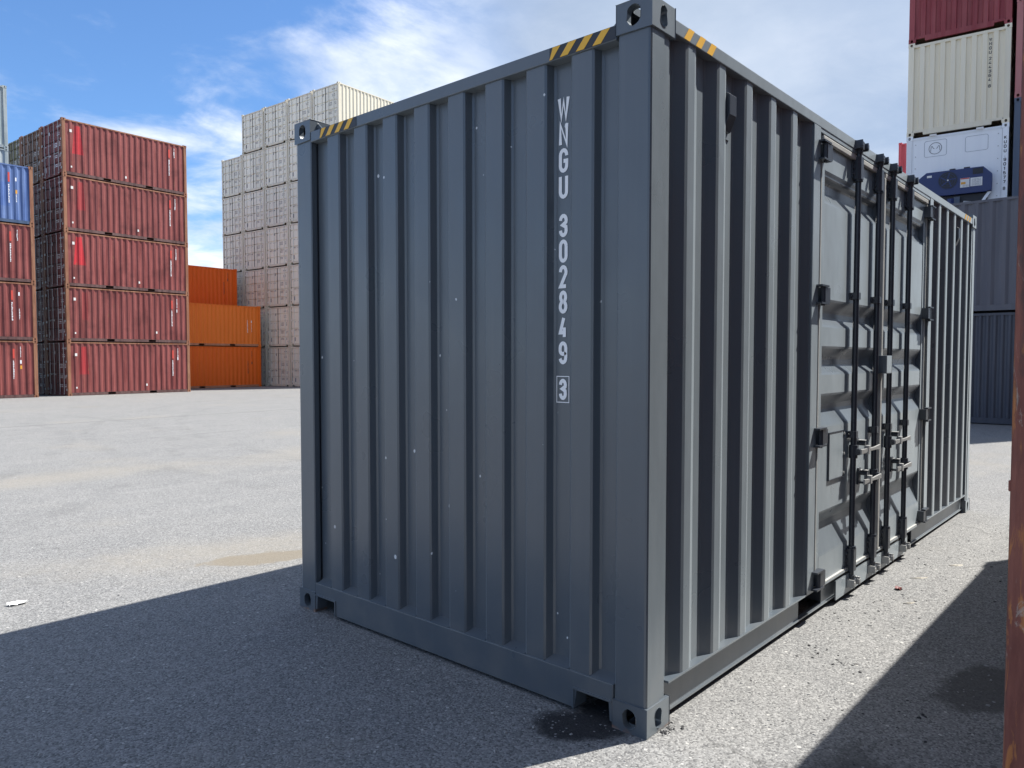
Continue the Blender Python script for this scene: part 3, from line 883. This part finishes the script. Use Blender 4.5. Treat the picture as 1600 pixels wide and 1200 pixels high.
def box_container(label, group, loc, rotz, st, L=6.058, H=2.591, front='door', pitch=0.278, side_print=None, door_print=None):
    W = 2.438
    root = thing('shipping_container', label, 'container', loc, rotz, group)
    key = (L, H)
    # side walls
    def side(flip):
        crest, slope = pitch * 0.26, pitch * 0.245
        pr = [(0.14, 0.044)]
        n = int((L - 0.34) / pitch)
        s0 = (L - n * pitch) / 2
        for i in range(n):
            c = s0 + i * pitch + (pitch - crest) / 2
            pr += [(c - slope, 0.044), (c, 0.009), (c + crest, 0.009), (c + crest + slope, 0.044)]
        pr.append((L - 0.14, 0.044))
        f = (lambda u, v, t: (u, W - v, t)) if flip else (lambda u, v, t: (u, v, t))
        return MB().sheet(pr, 0.15, H - 0.09, f)
    for fl in (0, 1):
        put('side_wall', cached(('side', fl, key, st['side'], pitch), lambda: side(fl).mesh('side_wall', st['side'])), root)

    def blind(far):
        pr = [(0.14, 0.055)]
        for k in range(8):
            c = W / 2 - 0.868 + 0.248 * k
            pr += [(c - 0.0735, 0.055), (c - 0.0555, 0.010), (c + 0.0555, 0.010), (c + 0.0735, 0.055)]
        pr.append((W - 0.14, 0.055))
        f = (lambda u, v, t: (L - v, u, t)) if far else (lambda u, v, t: (v, u, t))
        return MB().sheet(pr, 0.15, H - 0.11, f)
    if front in ('door', 'blind'):
        far = front == 'door'
        put('end_wall', cached(('blind', far, key, st['end']), lambda: blind(far).mesh('end_wall', st['end'])), root)
    else:
        put('end_wall', cached(('blind', True, key, st['end']), lambda: blind(True).mesh('end_wall', st['end'])), root)
    # posts, castings, rails
    for i, (x, sx) in enumerate(((0, 1), (L, -1))):
        for j, (y, sy) in enumerate(((0, 1), (W, -1))):
            def post(x=x, sx=sx, y=y, sy=sy):
                poly = [(0.018, 0.006), (0.150, 0.006), (0.150, 0.06), (0.07, 0.06), (0.06, 0.145), (0.006, 0.145), (0.006, 0.018), (0.0095, 0.0095)]
                return MB().prism(poly, 0.117, H - 0.117, lambda u, v, t: (x + sx * u, y + sy * v, t))
            put('corner_post', cached(('post', i, j, key, st['post']), lambda: post().mesh('corner_post', st['post'])), root)
            for z, top in ((0, False), (H - 0.118, True)):
                o = put('corner_casting', cached(('cast', sx, sy, top, st['cast']), lambda: casting_mesh('corner_casting', st['cast'], sx, sy, top, False)), root)
                o.location = (x, y, z)
    for fl, y0, y1 in ((0, 0.012, 0.060), (1, W - 0.060, W - 0.012)):
        put('top_rail', cached(('trail', fl, key, st['toprail']), lambda: MB().box(0.178, L - 0.178, y0 - (0.008 if not fl else 0), y1 + (0.008 if fl else 0), H - 0.095, H - 0.038).mesh('top_rail', st['toprail'])), root)
        put('bottom_rail', cached(('brail', fl, key, st['rail']), lambda: rail_segments(L, 0.022, 0.152, y0, y1).mesh('bottom_rail', st['rail'])), root)
    for far, x0, x1 in ((0, 0.004, 0.065), (1, L - 0.065, L - 0.004)):
        put('end_top_rail', cached(('etr', far, key, st['endrail']), lambda: MB().box(x0, x1, 0.162, W - 0.162, H - 0.135, H - 0.062).mesh('end_top_rail', st['endrail'])), root)

        def sill():
            q = [(0.162, 0.02), (0.18, 0.02), (0.185, 0.10), (0.40, 0.10), (0.41, 0.02)]
            poly = q + [(W - a, b) for a, b in q[::-1]] + [(W - 0.162, 0.165), (0.162, 0.165)]
            return MB().prism(poly, x0, x1, lambda u, v, t: (t, u, v))
        put('end_bottom_rail', cached(('ebr', far, key, st['endrail']), lambda: sill().mesh('end_bottom_rail', st['endrail'])), root)
    put('roof', cached(('roof', key, st['roof']), lambda: MB().box(0.06, L - 0.06, 0.05, W - 0.05, H - 0.062, H - 0.050).mesh('roof', st['roof'])), root)
    put('floor', cached(('floor', key), lambda: MB().box(0.066, L - 0.066, 0.061, W - 0.061, 0.152, 0.166).mesh('floor', 'wood')), root)
    if front == 'door':
        for a, b, hs in ((0.150, 1.213, -1), (1.225, W - 0.150, 1)):
            def leaf():
                pz = [(0.168, 0.030)]
                for zc in (0.60, 1.10, 1.62, 2.10):
                    zc *= H / 2.591
                    pz += [(zc - 0.036, 0.030), (zc - 0.020, 0.075), (zc + 0.020, 0.075), (zc + 0.036, 0.030)]
                pz.append((H - 0.140, 0.030))
                return MB().sheet(pz, a, b, lambda u, v, t: (v, t, u))
            d = put('door', cached(('leaf', a, key, st['door']), lambda: leaf().mesh('door', st['door'])), root)
            for f in (0.27, 0.72):
                yb = a + (b - a) * f
                put('locking_bar', cached(('bar', yb, key, st['bar']), lambda: MB().cyl((0.008, yb, 0.06), (0.008, yb, H - 0.07), 0.019, 6).mesh('locking_bar', st['bar'])), d)

            put('door_seal', cached(('seal', a, key), lambda: MB().box(0.022, 0.0285, a - 0.004, a + 0.022, 0.17, H - 0.14).box(0.022, 0.0285, b - 0.022, b + 0.004, 0.17, H - 0.14).mesh('door_seal', 'rubber')), d)['kind'] = 'stuff'

            def fittings():
                m = MB()
                ye = a if hs < 0 else b
                for zc in (0.30, 0.95, 1.62, 2.25):
                    zc *= H / 2.591
                    m.box(-0.004, 0.030, ye - 0.06, ye + 0.06, zc - 0.05, zc + 0.05)
                for f in (0.27, 0.72):
                    yb = a + (b - a) * f
                    for zc in (0.10, H - 0.105):
                        m.box(-0.012, 0.003, yb - 0.05, yb + 0.05, zc - 0.03, zc + 0.03)
                    m.box(-0.008, 0.006, yb - (0.30 if f > 0.5 else 0.0), yb + (0.30 if f < 0.5 else 0.0), 1.02, 1.05)
                return m
            put('hinges_and_handles', cached(('fit', a, key, st['bar']), lambda: fittings().mesh('hinges_and_handles', st['bar'])), d)['kind'] = 'stuff'
        if door_print:
            col, seed = door_print
            fn = lambda u, v: (0.0270, u, v)
            rows = []
            for z, hh in ((2.22, .07), (1.93, .05), (1.84, .05)):
                rows.append((0.34, z, 0.28, hh, 5))
            for z in (1.48, 1.40, 1.33, 0.92, 0.84, 0.50, 0.42):
                rows.append((0.26, z, 0.14, 0.045, 2))
                rows.append((0.62, z, 0.34, 0.045, 4))
            rows += [(1.42, 1.98, 0.09, 0.16, 1), (1.38, 0.98, 0.24, 0.07, 3), (1.82, 0.98, 0.24, 0.07, 3), (1.36, 1.50, 0.30, 0.03, 4), (1.84, 1.50, 0.2, 0.03, 3), (1.90, 0.30, 0.13, 0.24, 1)]
            put('lettering', cached(('dprint', col, seed), lambda: marks(rows, fn, seed).mesh('lettering', col)), root)['kind'] = 'stuff'
    if side_print:
        col, seed, dark = side_print
        # columns of small vertical print near the far end, placards near the door end
        fn = lambda u, v: (u, 0.0065, v)
        r = random.Random(seed)
        xc = [0.139 * 1 + i for i in range(1)]
        n = int((L - 0.34) / pitch)
        s0 = (L - n * pitch) / 2
        crest = lambda i: s0 + i * pitch + pitch / 2
        rows = []
        z = 1.62
        for i in range(11):
            rows.append((crest(n - 3) - 0.03, z - i * 0.075, 0.06, 0.055, 1))
        z = 2.25 if seed % 2 else 1.35
        for i in range(7):
            rows.append((crest(n - 2) - 0.02, z - i * 0.07, 0.04, 0.05, 1))
        rows.append((crest(n - 2) - 0.035, r.uniform(1.45, 2.0), 0.07, 0.16, 1))
        put('lettering', marks(rows, fn, seed).mesh('lettering', col), root)['kind'] = 'stuff'
        if not dark:
            pl = MB()
            for (x, zz, w_, h_) in ((crest(0), r.uniform(1.75, 2.0), 0.10, 0.13), (crest(0), 0.35, 0.06, 0.08), (crest(r.randint(9, 14)), r.uniform(0.3, 0.5), 0.07, 0.11)):
                MB().box(x - w_ / 2, x + w_ / 2, 0.003, 0.0085, zz, zz + h_).build('placard', 'white_sticker', root)
            if seed % 3 == 0:
                MB().box(crest(n - 2) - 0.036, crest(n - 2) + 0.036, 0.003, 0.0085, 1.30, 1.46).build('placard', 'orange_sticker', root)
            # a few scrapes and dents standing out as chipped paint
            MB().box(crest(n - 3) - 0.036, crest(n - 3) + 0.036, 0.003, 0.0085, 1.78, 2.20).build('placard', 'red_sticker', root)
    return root


def style(side, end=None, post=None, rail=None, toprail=None, door=None, bar='steel_bar', cast=None, endrail=None):
    end = end or side
    return dict(side=side, end=end, post=post or side, rail=rail or side, toprail=toprail or side, door=door or end, bar=bar, cast=cast or post or side,
                endrail=endrail or end, roof=side)


RED = style('red_side', 'red_end', 'red_rust', 'red_rail', 'red_rust', 'red_end')
REDB = style('red_end', 'red_end', 'red_rust', 'red_rail', 'red_rust', 'red_end')
BROWN = style('brown', 'brown', 'red_rust', 'red_rail', 'red_rust', 'brown')
OLIVE = style('olive', 'olive', 'red_rust', 'red_rail', 'olive', 'olive')
BLUE = style('blue', 'blue', 'red_rust', 'blue_rail', 'blue', 'blue')
GREY = style('greygreen')
ORANGE = style('orange', rail='orange_pale')
ORANGEB = style('orange_b', rail='orange_pale')
CREAM = style('cream', 'cream', 'cream', 'cream', 'cream', 'cream_door', 'pale_bar', 'cream', 'cream')
BEIGE = style('beige')
MAROON = style('maroon', post='maroon')
PINK = style('pink')
REEFER = style('reefer')
DARK = style('darkgrey')
DARKB = style('darkgrey_b')
BLUEGREY = style('bluegrey')
BRED = style('bright_red')
HS, HC = 2.591, 2.896
ORD = ['bottom', 'second', 'third', 'fourth', 'fifth', 'sixth', 'seventh']
COLW = ['first', 'second', 'third', 'fourth', 'fifth']


def grid(base, yaw, ix, iy):
    """point ix metres along and iy metres across a row that starts at base"""
    c, s = math.cos(yaw), math.sin(yaw)
    x, y = base[0] + c * ix - s * iy, base[1] + s * ix + c * iy
    return x, y


# red row on the left: five high; door ends look across the gap to the blue stack
YR = math.radians(3.7)
for col in range(4):
    x, y = grid((10.06, 37.56), YR, 0, col * 2.475)
    gz = ground_z(y + 1.2)
    for lv in range(5):
        if col == 0:
            st, lab = RED, '%s red container of the five high stack with long faded sides facing the yard' % ('topmost' if lv == 4 else ORD[lv])
            sp = ('white_print', 11 + lv * (2 if lv % 2 else 3), False)
        else:
            st = (REDB, BROWN, OLIVE, REDB)[col] if lv in (4, 2) else REDB
            if col == 1: st = BROWN if lv == 4 else REDB
            lab = '%s container of the %s column behind the red stack, with %s doors' % ('topmost' if lv == 4 else ORD[lv], COLW[col], {'brown': 'brown', 'olive': 'olive'}.get(st['door'], 'dark red'))
            sp = None
        box_container(lab, 'containers of the red row', (x, y, gz + lv * HS), YR, st, side_print=sp, door_print=('white_print', 3 + col))

# stack left of it: three reds and a blue, and a taller grey stack behind
xL, yL = 8.76 - 6.058, 37.29
gz = ground_z(yL + 1.2)
for lv in range(4):
    st = BLUE if lv == 3 else RED
    lab = 'faded blue container on top of three red ones' if lv == 3 else '%s red container of the stack under the blue container' % ORD[lv]
    box_container(lab, 'containers of the blue topped stack', (xL, yL, gz + lv * HS), 0.0, st, front='blind', side_print=('white_print', 21 + lv, False))
gz = ground_z(41)
for lv in range(5):
    box_container('%s grey green container of the tall stack behind the blue container' % ('topmost' if lv == 4 else ORD[lv]), 'containers of the grey green stack',
                  (8.49 - 6.058, 39.75, gz + lv * HC), 0.0, GREY, H=HC, front='blind')

# orange containers between the red row and the cream tower
YO = math.radians(3.0)
for col, n in ((0, 2), (1, 3)):
    x, y = ((23.2, 43.06), (23.02, 45.66))[col]
    bx, by = grid((x, y), YO, -6.058, 0)
    gz = ground_z(y + 1.0)
    for lv in range(n):
        st = ORANGEB if (col, lv) == (0, 1) else ORANGE
        if col == 0:
            lab = ('plain orange container standing on the ground in front of the cream tower', 'brighter orange container with white print, resting on another orange one')[lv]
        else:
            lab = ('orange container on the ground, hidden behind the two high orange stack', 'middle orange container behind the two high orange stack', 'orange container on top, set back behind the two high orange stack')[lv]
        box_container(lab, 'orange containers', (bx, by, gz + lv * HS), YO, st, front='blind',
                      side_print=('white_print' if (col, lv) == (0, 1) else 'red_rail', 31 + lv + 2 * col, True))

# cream tower: seven high, door ends in the shade
YG = math.radians(4.18)
for col in range(5):
    x, y = grid((24.47, 36.18), YG, 0, col * 2.50)
    gz = ground_z(y + 1.0)
    for lv in range(7 if col < 4 else 6):
        box_container('cream container, %s level of the %s column from the cream tower\'s sunlit corner' % (ORD[lv], COLW[col]), 'containers of the cream tower',
                      (x, y, gz + lv * HS), YG, CREAM, door_print=('grey_print', 7))

# row at the right: maroon, beige, white reefer
YA = 0.1145
A0 = (21.35, 2.047)


def reefer_end(root):
    """flat insulated end wall with embossed panels and the cooling machine"""
    W, H = 2.438, HS
    MB().box(0.012, 0.05, 0.150, W - 0.150, 0.16, H - 0.055).build('reefer_wall', 'reefer', root)
    MB().box(0.004, 0.012, 0.160, 0.176, 0.17, H - 0.075).build('seam_strip', 'reefer', root)
    MB().box(0.004, 0.012, W - 0.176, W - 0.160, 0.17, H - 0.075).build('seam_strip', 'reefer', root)
    for y0, y1, z0, z1 in ((1.44, 1.98, 1.96, 2.40), (0.47, 0.995, 1.96, 2.37)):
        m = MB()
        r = 0.05
        pts = _arc(y1 - r, z1 - r, r, r, 0, 90, 4) + _arc(y0 + r, z1 - r, r, r, 90, 180, 4) + _arc(y0 + r, z0 + r, r, r, 180, 270, 4) + _arc(y1 - r, z0 + r, r, r, 270, 360, 4)
        pts.append(pts[0])
        stroke(m, pts, 0.013, lambda u, v: (0.0095, u, v))
        m.build('embossed_panel', 'emboss', root)
    m = MB()
    cy, cz = 1.714, 2.18
    stroke(m, _arc(cy, cz, 0.155, 0.155, 0, 360, 28), 0.016, lambda u, v: (0.009, u, v))
    for s in (-1, 1):
        stroke(m, [(cy + s * 0.115, cz - 0.075), (cy + s * 0.10, cz + 0.055), (cy + s * 0.075, cz + 0.06), (cy + s * 0.045, cz + 0.0), (cy + s * 0.02, cz - 0.005)], 0.014, lambda u, v: (0.009, u, v))
    m.build('emblem', 'grey_print', root)
    for y in (0.24, 2.20):
        m = MB()
        for i in range(7):
            m.box(0.002, 0.012, y - 0.012, y + 0.012, 0.35 + i * 0.33, 0.37 + i * 0.33)
        for i in range(7):
            pass
        m.build('rivets', 'steel_bar', root)['kind'] = 'stuff'
    for y0, y1 in ((1.69, 1.86), (0.58, 0.75)):
        MB().box(-0.03, 0.03, y0, y1, HS - 0.075, HS - 0.02).build('hinge_tab', 'white_sticker', root)
    # number down the post
    t = MB()
    z = 2.255
    for ch in "KUDU '901577 8":
        if ch != ' ':
            glyph(t, ch, 0.062, 0.088, 0.017, -0.031, z - 0.088, lambda u, v: (0.0035, 0.080 - u, v))
        z -= 0.055 if ch in " '" else 0.118
    t.build('serial_number', 'dark_print', root)['kind'] = 'stuff'
    # machine: chamfered navy box standing proud
    u = MB().prism([(2.11, 1.30), (1.89, 1.475), (0.55, 1.475), (0.345, 1.26), (0.35, 0.83), (0.47, 0.80), (1.41, 0.80), (2.11, 0.85)], -0.22, 0.013, lambda a, b, t: (t, a, b))
    unit = u.build('cooling_unit', 'navy', root, 0.01)
    f = MB()
    f.cyl((-0.222, 1.37, 1.205), (-0.23, 1.37, 1.205), 0.235, 24)
    f.build('fan_grille', 'machine_black', unit)
    f2 = MB()
    for rr in (0.06, 0.12, 0.18, 0.225):
        pts = _arc(1.37, 1.205, rr, rr, 0, 360, 24)
        stroke(f2, pts, 0.008, lambda a, b: (-0.232, a, b))
    for k in range(5):
        a = k * 2 * PI / 5
        stroke(f2, [(1.37 + 0.03 * math.cos(a), 1.205 + 0.03 * math.sin(a)), (1.37 + 0.2 * math.cos(a + .5), 1.205 + 0.2 * math.sin(a + .5))], 0.03, lambda a_, b_: (-0.2315, a_, b_))
    f2.build('fan_ring', 'navy', unit)
    MB().cyl((-0.231, 1.37, 1.205), (-0.236, 1.37, 1.205), 0.022, 10).build('fan_hub', 'white_sticker', unit)
    MB().box(-0.226, -0.2195, 0.55, 0.79, 1.29, 1.445).build('control_display', 'machine_black', unit)
    for a, b, c, d, mt in ((0.86, 1.075, 0.965, 1.215, 'white_sticker'), (0.565, 0.84, 0.975, 1.20, 'white_sticker'), (1.76, 1.875, 1.33, 1.39, 'white_sticker')):
        MB().box(-0.2235, -0.2195, a, b, c, d).build('machine_label', mt, unit)
    MB().box(-0.2255, -0.224, 0.865, 1.07, 1.185, 1.212).build('machine_label', 'red_sticker', unit)
    MB().box(-0.2255, -0.224, 0.95, 1.06, 1.05, 1.11).build('machine_label', 'orange_sticker', unit)
    lm = marks([(0.60, 1.00 + i * 0.026, 0.21, 0.009, 6) for i in range(7)] + [(0.88, 0.98 + i * 0.02, 0.15, 0.007, 4) for i in range(3)], lambda a, b: (-0.2245, a, b), 5)
    lm.build('label_print', 'grey_print', unit)['kind'] = 'stuff'
    for y0, y1 in ((1.20, 1.34), (0.86, 1.00)):
        MB().box(-0.20, -0.10, y0, y1, 1.475, 1.51).build('lifting_lug', 'machine_black', unit)
    pm = MB()
    pm.box(-0.10, 0.011, 0.45, 1.95, 0.22, 0.79)
    pm.build('compressor_bay', 'machine_black', root)
    MB().cyl((-0.17, 1.30, 0.40), (-0.17, 1.30, 0.70), 0.09, 12).build('compressor', 'navy', root)
    MB().box(-0.20, -0.10, 1.08, 1.22, 0.55, 0.74).build('junction_box', 'bluegrey', root)
    MB().prism([(0.36, 0.80), (0.44, 0.80), (0.62, 0.52), (0.54, 0.52)], -0.16, -0.12, lambda a, b, t: (t, a, b)).build('stay_bar', 'reefer', root)
    MB().cyl((-0.12, 0.62, 0.50), (-0.12, 1.0, 0.58), 0.05, 10).build('pipe', 'steel_bar', root)


def place_row(k, levels, labels, group):
    x, y = grid(A0, YA, 0, -2.53 * k)
    z = 0.0
    for (st, H, front), lab in zip(levels, labels):
        r = box_container(lab, group, (x, y, z), YA, st, H=H, front=front)
        z += H
        yield r


ra = list(place_row(0, [(DARK, HS, 'blind'), (DARKB, HS, 'blind'), (REEFER, HS, 'reefer'), (BEIGE, HS, 'blind'), (MAROON, HS, 'blind')],
     ['dark grey container on the ground under the reefer, behind the dark grey wall', 'dark grey container carrying the white reefer',
      'white refrigerated container with a navy cooling machine on its end', 'beige container resting on the white reefer', 'maroon container on top of the beige one'], 'containers of the reefer stack'))
reefer_end(ra[2])
t = MB()
z = 2.325
for ch in 'WNGU 244364 8':
    if ch != ' ':
        glyph(t, ch, 0.062, 0.088, 0.017, -0.031, z - 0.088, lambda u, v: (0.0525, 0.475 - u, v))
    z -= 0.052 if ch == ' ' else 0.112
t.build('serial_number', 'dark_print', ra[3])['kind'] = 'stuff'
t = MB()
for i in range(24):
    t.box(0.0515, 0.0525, 0.434, 0.440, 1.03 + i * 0.054, 1.06 + i * 0.054)
t.build('fine_print', 'grey_print', ra[3])['kind'] = 'stuff'
list(place_row(1, [(DARK, HC, 'blind'), (DARKB, HS, 'blind'), (BLUEGREY, HC, 'blind'), (PINK, HS, 'blind'), (MAROON, HS, 'blind')],
     ['dark grey container at the foot of the stack right of the reefer', 'second container of the stack right of the reefer',
      'blue grey container under the faded pink one, right of the reefer', 'faded pink red container resting on the blue grey one', 'maroon container above the faded pink one'], 'containers of the pink stack'))
list(place_row(2, [(DARK, HC, 'blind')] * 3 + [(MAROON, HC, 'blind')] * 2,
     ['%s container of the last stack in the reefer row' % ('topmost' if i == 4 else ORD[i]) for i in range(5)], 'containers of the end stack'))
# dark grey pair standing crosswise before the reefer stack
for lv in range(2):
    box_container(('lower dark grey container standing crosswise below the reefer', 'upper dark grey container lying crosswise below the reefer')[lv], 'crosswise dark grey containers',
                  (17.65, 4.7, lv * HS), -PI / 2, DARKB if lv == 0 else DARK, front='blind', pitch=0.145 if lv == 0 else 0.278)
# bright red stack far behind the reefer
bx, by = grid((41.4, 10.02), YA, 0, -2.438)
for lv in range(5):
    box_container('%s bright red container of the far stack behind the white reefer' % ('topmost' if lv == 4 else ORD[lv]), 'containers of the far red stack',
                  (bx, by, lv * HS), YA, BRED, front='blind')

# rusty container at the right hand side, its corner post close to the camera
RUST = style('rusty', 'rusty', 'rusty', 'rusty', 'rusty', 'rusty', 'rusty')
rc = box_container('rusty red brown container with scratched corner post beside the slate container', None, (-0.48, -1.245 - 2.438, 0.0), 0.0, RUST, front='door')
hb = MB()
hb.box(0.012, 0.022, 2.428, 2.4355, 1.200, 1.226)
hb.build('weld_lump', 'rusty', rc, 0.003)

# unseen stacks added beyond the rusty container to block sky and darken shaded faces
for i in range(4):
    for lv in range(4):
        st = (DARK, REDB, DARKB, BROWN)[(i + lv) % 4]
        box_container('%s container of the %s unseen stack added to block skylight behind the rusty container' % (ORD[lv], COLW[i]), 'unseen containers added to block skylight',
                      (-7.0 + i * 6.5, -9.4, lv * HS), 0.0, st, front='blind')

# ------------------------------------------------------------------ litter and loose stones
def litter(name, label, cat, mb, mat, group=None, bevel=0.0):
    return tag(mb.build(name, mat, None, bevel), label, cat, group)


def crumple(cx, cy, rx, ry, h, seed, n=5):
    r = random.Random(seed)
    vs, fs = [], []
    for j in range(n + 1):
        for i in range(n + 1):
            u, v = i / n * 2 - 1, j / n * 2 - 1
            vs.append((cx + rx * u * (1 - 0.25 * abs(v)) + r.uniform(-.1, .1) * rx, cy + ry * v + r.uniform(-.12, .12) * ry, 0.003 + ground_z(cy) + h * r.random()))
    for j in range(n):
        for i in range(n):
            a = j * (n + 1) + i
            fs.append((a, a + 1, a + n + 2, a + n + 1))
    return MB().add(vs, fs)


litter('paper_scrap', 'crumpled white paper scrap lying on the sunlit yard', 'paper', crumple(-1.14, 3.76, 0.055, 0.025, 0.02, 1), 'paper')
litter('dry_leaf', 'small dark red leaf on the ground before the container doors', 'leaf', crumple(2.79, -0.20, 0.036, 0.02, 0.016, 2, 3), 'leaf')


def stick(x, y, l, a, seed):
    c, s = math.cos(a), math.sin(a)
    m = MB()
    k = 1.0 + 0.3 * math.sin(seed * 2.1)
    prof = [(-0.011, 0), (0.009, 0), (0.012, 0.006), (-0.004, 0.010)]
    for i in range(4):          # four tapering, slightly bent lengths
        a0, a1 = -l / 2 + l * i / 4, -l / 2 + l * (i + 1) / 4
        m.prism(prof, a0, a1 + 0.002, lambda u, v, t: (x + c * t - s * (u * (1 - abs(t / l) * 1.2) * k + 0.4 * t * t / l), y + s * t + c * (u * (1 - abs(t / l) * 1.2) * k + 0.4 * t * t / l), 0.001 + v * (1 - abs(t / l))))
    return m


for i, (x, y, l, a, lab) in enumerate(((3.15, -0.24, 0.12, -0.75, 'longest pale wood splinter lying on the ground near the container doors'),
                                       (3.68, -0.36, 0.10, -0.75, 'pale wood splinter lying farthest from the dry red leaf'),
                                       (2.52, -0.33, 0.08, -0.6, 'shortest pale wood splinter, beside crumbs of tar near the dry leaf'))):
    litter('wood_chip', lab, 'wood chip', stick(x, y, l, a, i), 'chipwood', 'wood splinters on the ground')


def stones(n, region, smin, smax, seed, clusters=None):
    r = random.Random(seed)
    m = MB()
    for i in range(n):
        if clusters and r.random() < 0.75:
            cx, cy, cr = r.choice(clusters)
            a, q = r.uniform(0, 2 * PI), cr * r.random() ** 0.7
            x, y = cx + q * math.cos(a), cy + q * math.sin(a)
        else:
            x, y = r.uniform(region[0], region[1]), r.uniform(region[2], region[3])
        s = smin + (smax - smin) * r.random() ** 3
        z = ground_z(y)
        a = r.uniform(0, PI)
        c, sn = math.cos(a), math.sin(a)
        e1, e2, e3 = s * r.uniform(.7, 1.3), s * r.uniform(.5, 1), s * r.uniform(.35, .8)
        pts = []
        for (u, v, h) in ((-1, -.8, 0), (1, -.9, 0), (.9, 1, 0), (-.8, .8, 0), (-.5, -.4, 1), (.6, -.5, .8), (.5, .6, 1), (-.6, .5, .7)):
            u *= r.uniform(.75, 1.2)
            v *= r.uniform(.75, 1.2)
            pts.append((x + (c * u * e1 - sn * v * e2), y + (sn * u * e1 + c * v * e2), z - 0.001 + h * e3 * r.uniform(.8, 1.2)))
        m.add(pts, [(4, 5, 6, 7), (0, 1, 5, 4), (1, 2, 6, 5), (2, 3, 7, 6), (3, 0, 4, 7)])
    return m


inside = lambda x, y: (-.0 < x < 6.06 and -.0 < y < 2.44)
tag(stones(2600, (-2.2, 5.5, -1.15, -0.02), 0.002, 0.009, 5).build('gravel', 'stone'), 'fine loose gravel scattered along the container doors', 'gravel', kind='stuff')
tag(stones(3600, (-2.4, -0.02, -0.6, 5.0), 0.002, 0.009, 6).build('gravel', 'stone'), 'fine loose gravel scattered before the container end', 'gravel', kind='stuff')
tag(stones(380, (0.3, 5.5, -0.8, -0.05), 0.003, 0.010, 8, [(1.36, -0.19, 0.10), (1.25, -0.34, 0.09), (2.3, -0.22, 0.25), (2.62, -0.30, 0.12), (0.17, -0.02, 0.05), (0.10, -0.015, 0.03), (0.14, -0.02, 0.03), (-0.1, 0.2, 0.2), (2.0, -0.12, 0.2), (0.9, -0.75, 0.3)]).build('grit', 'tarlump'),
    'dark grit and crumbs of tar lying by the container', 'grit', kind='stuff')
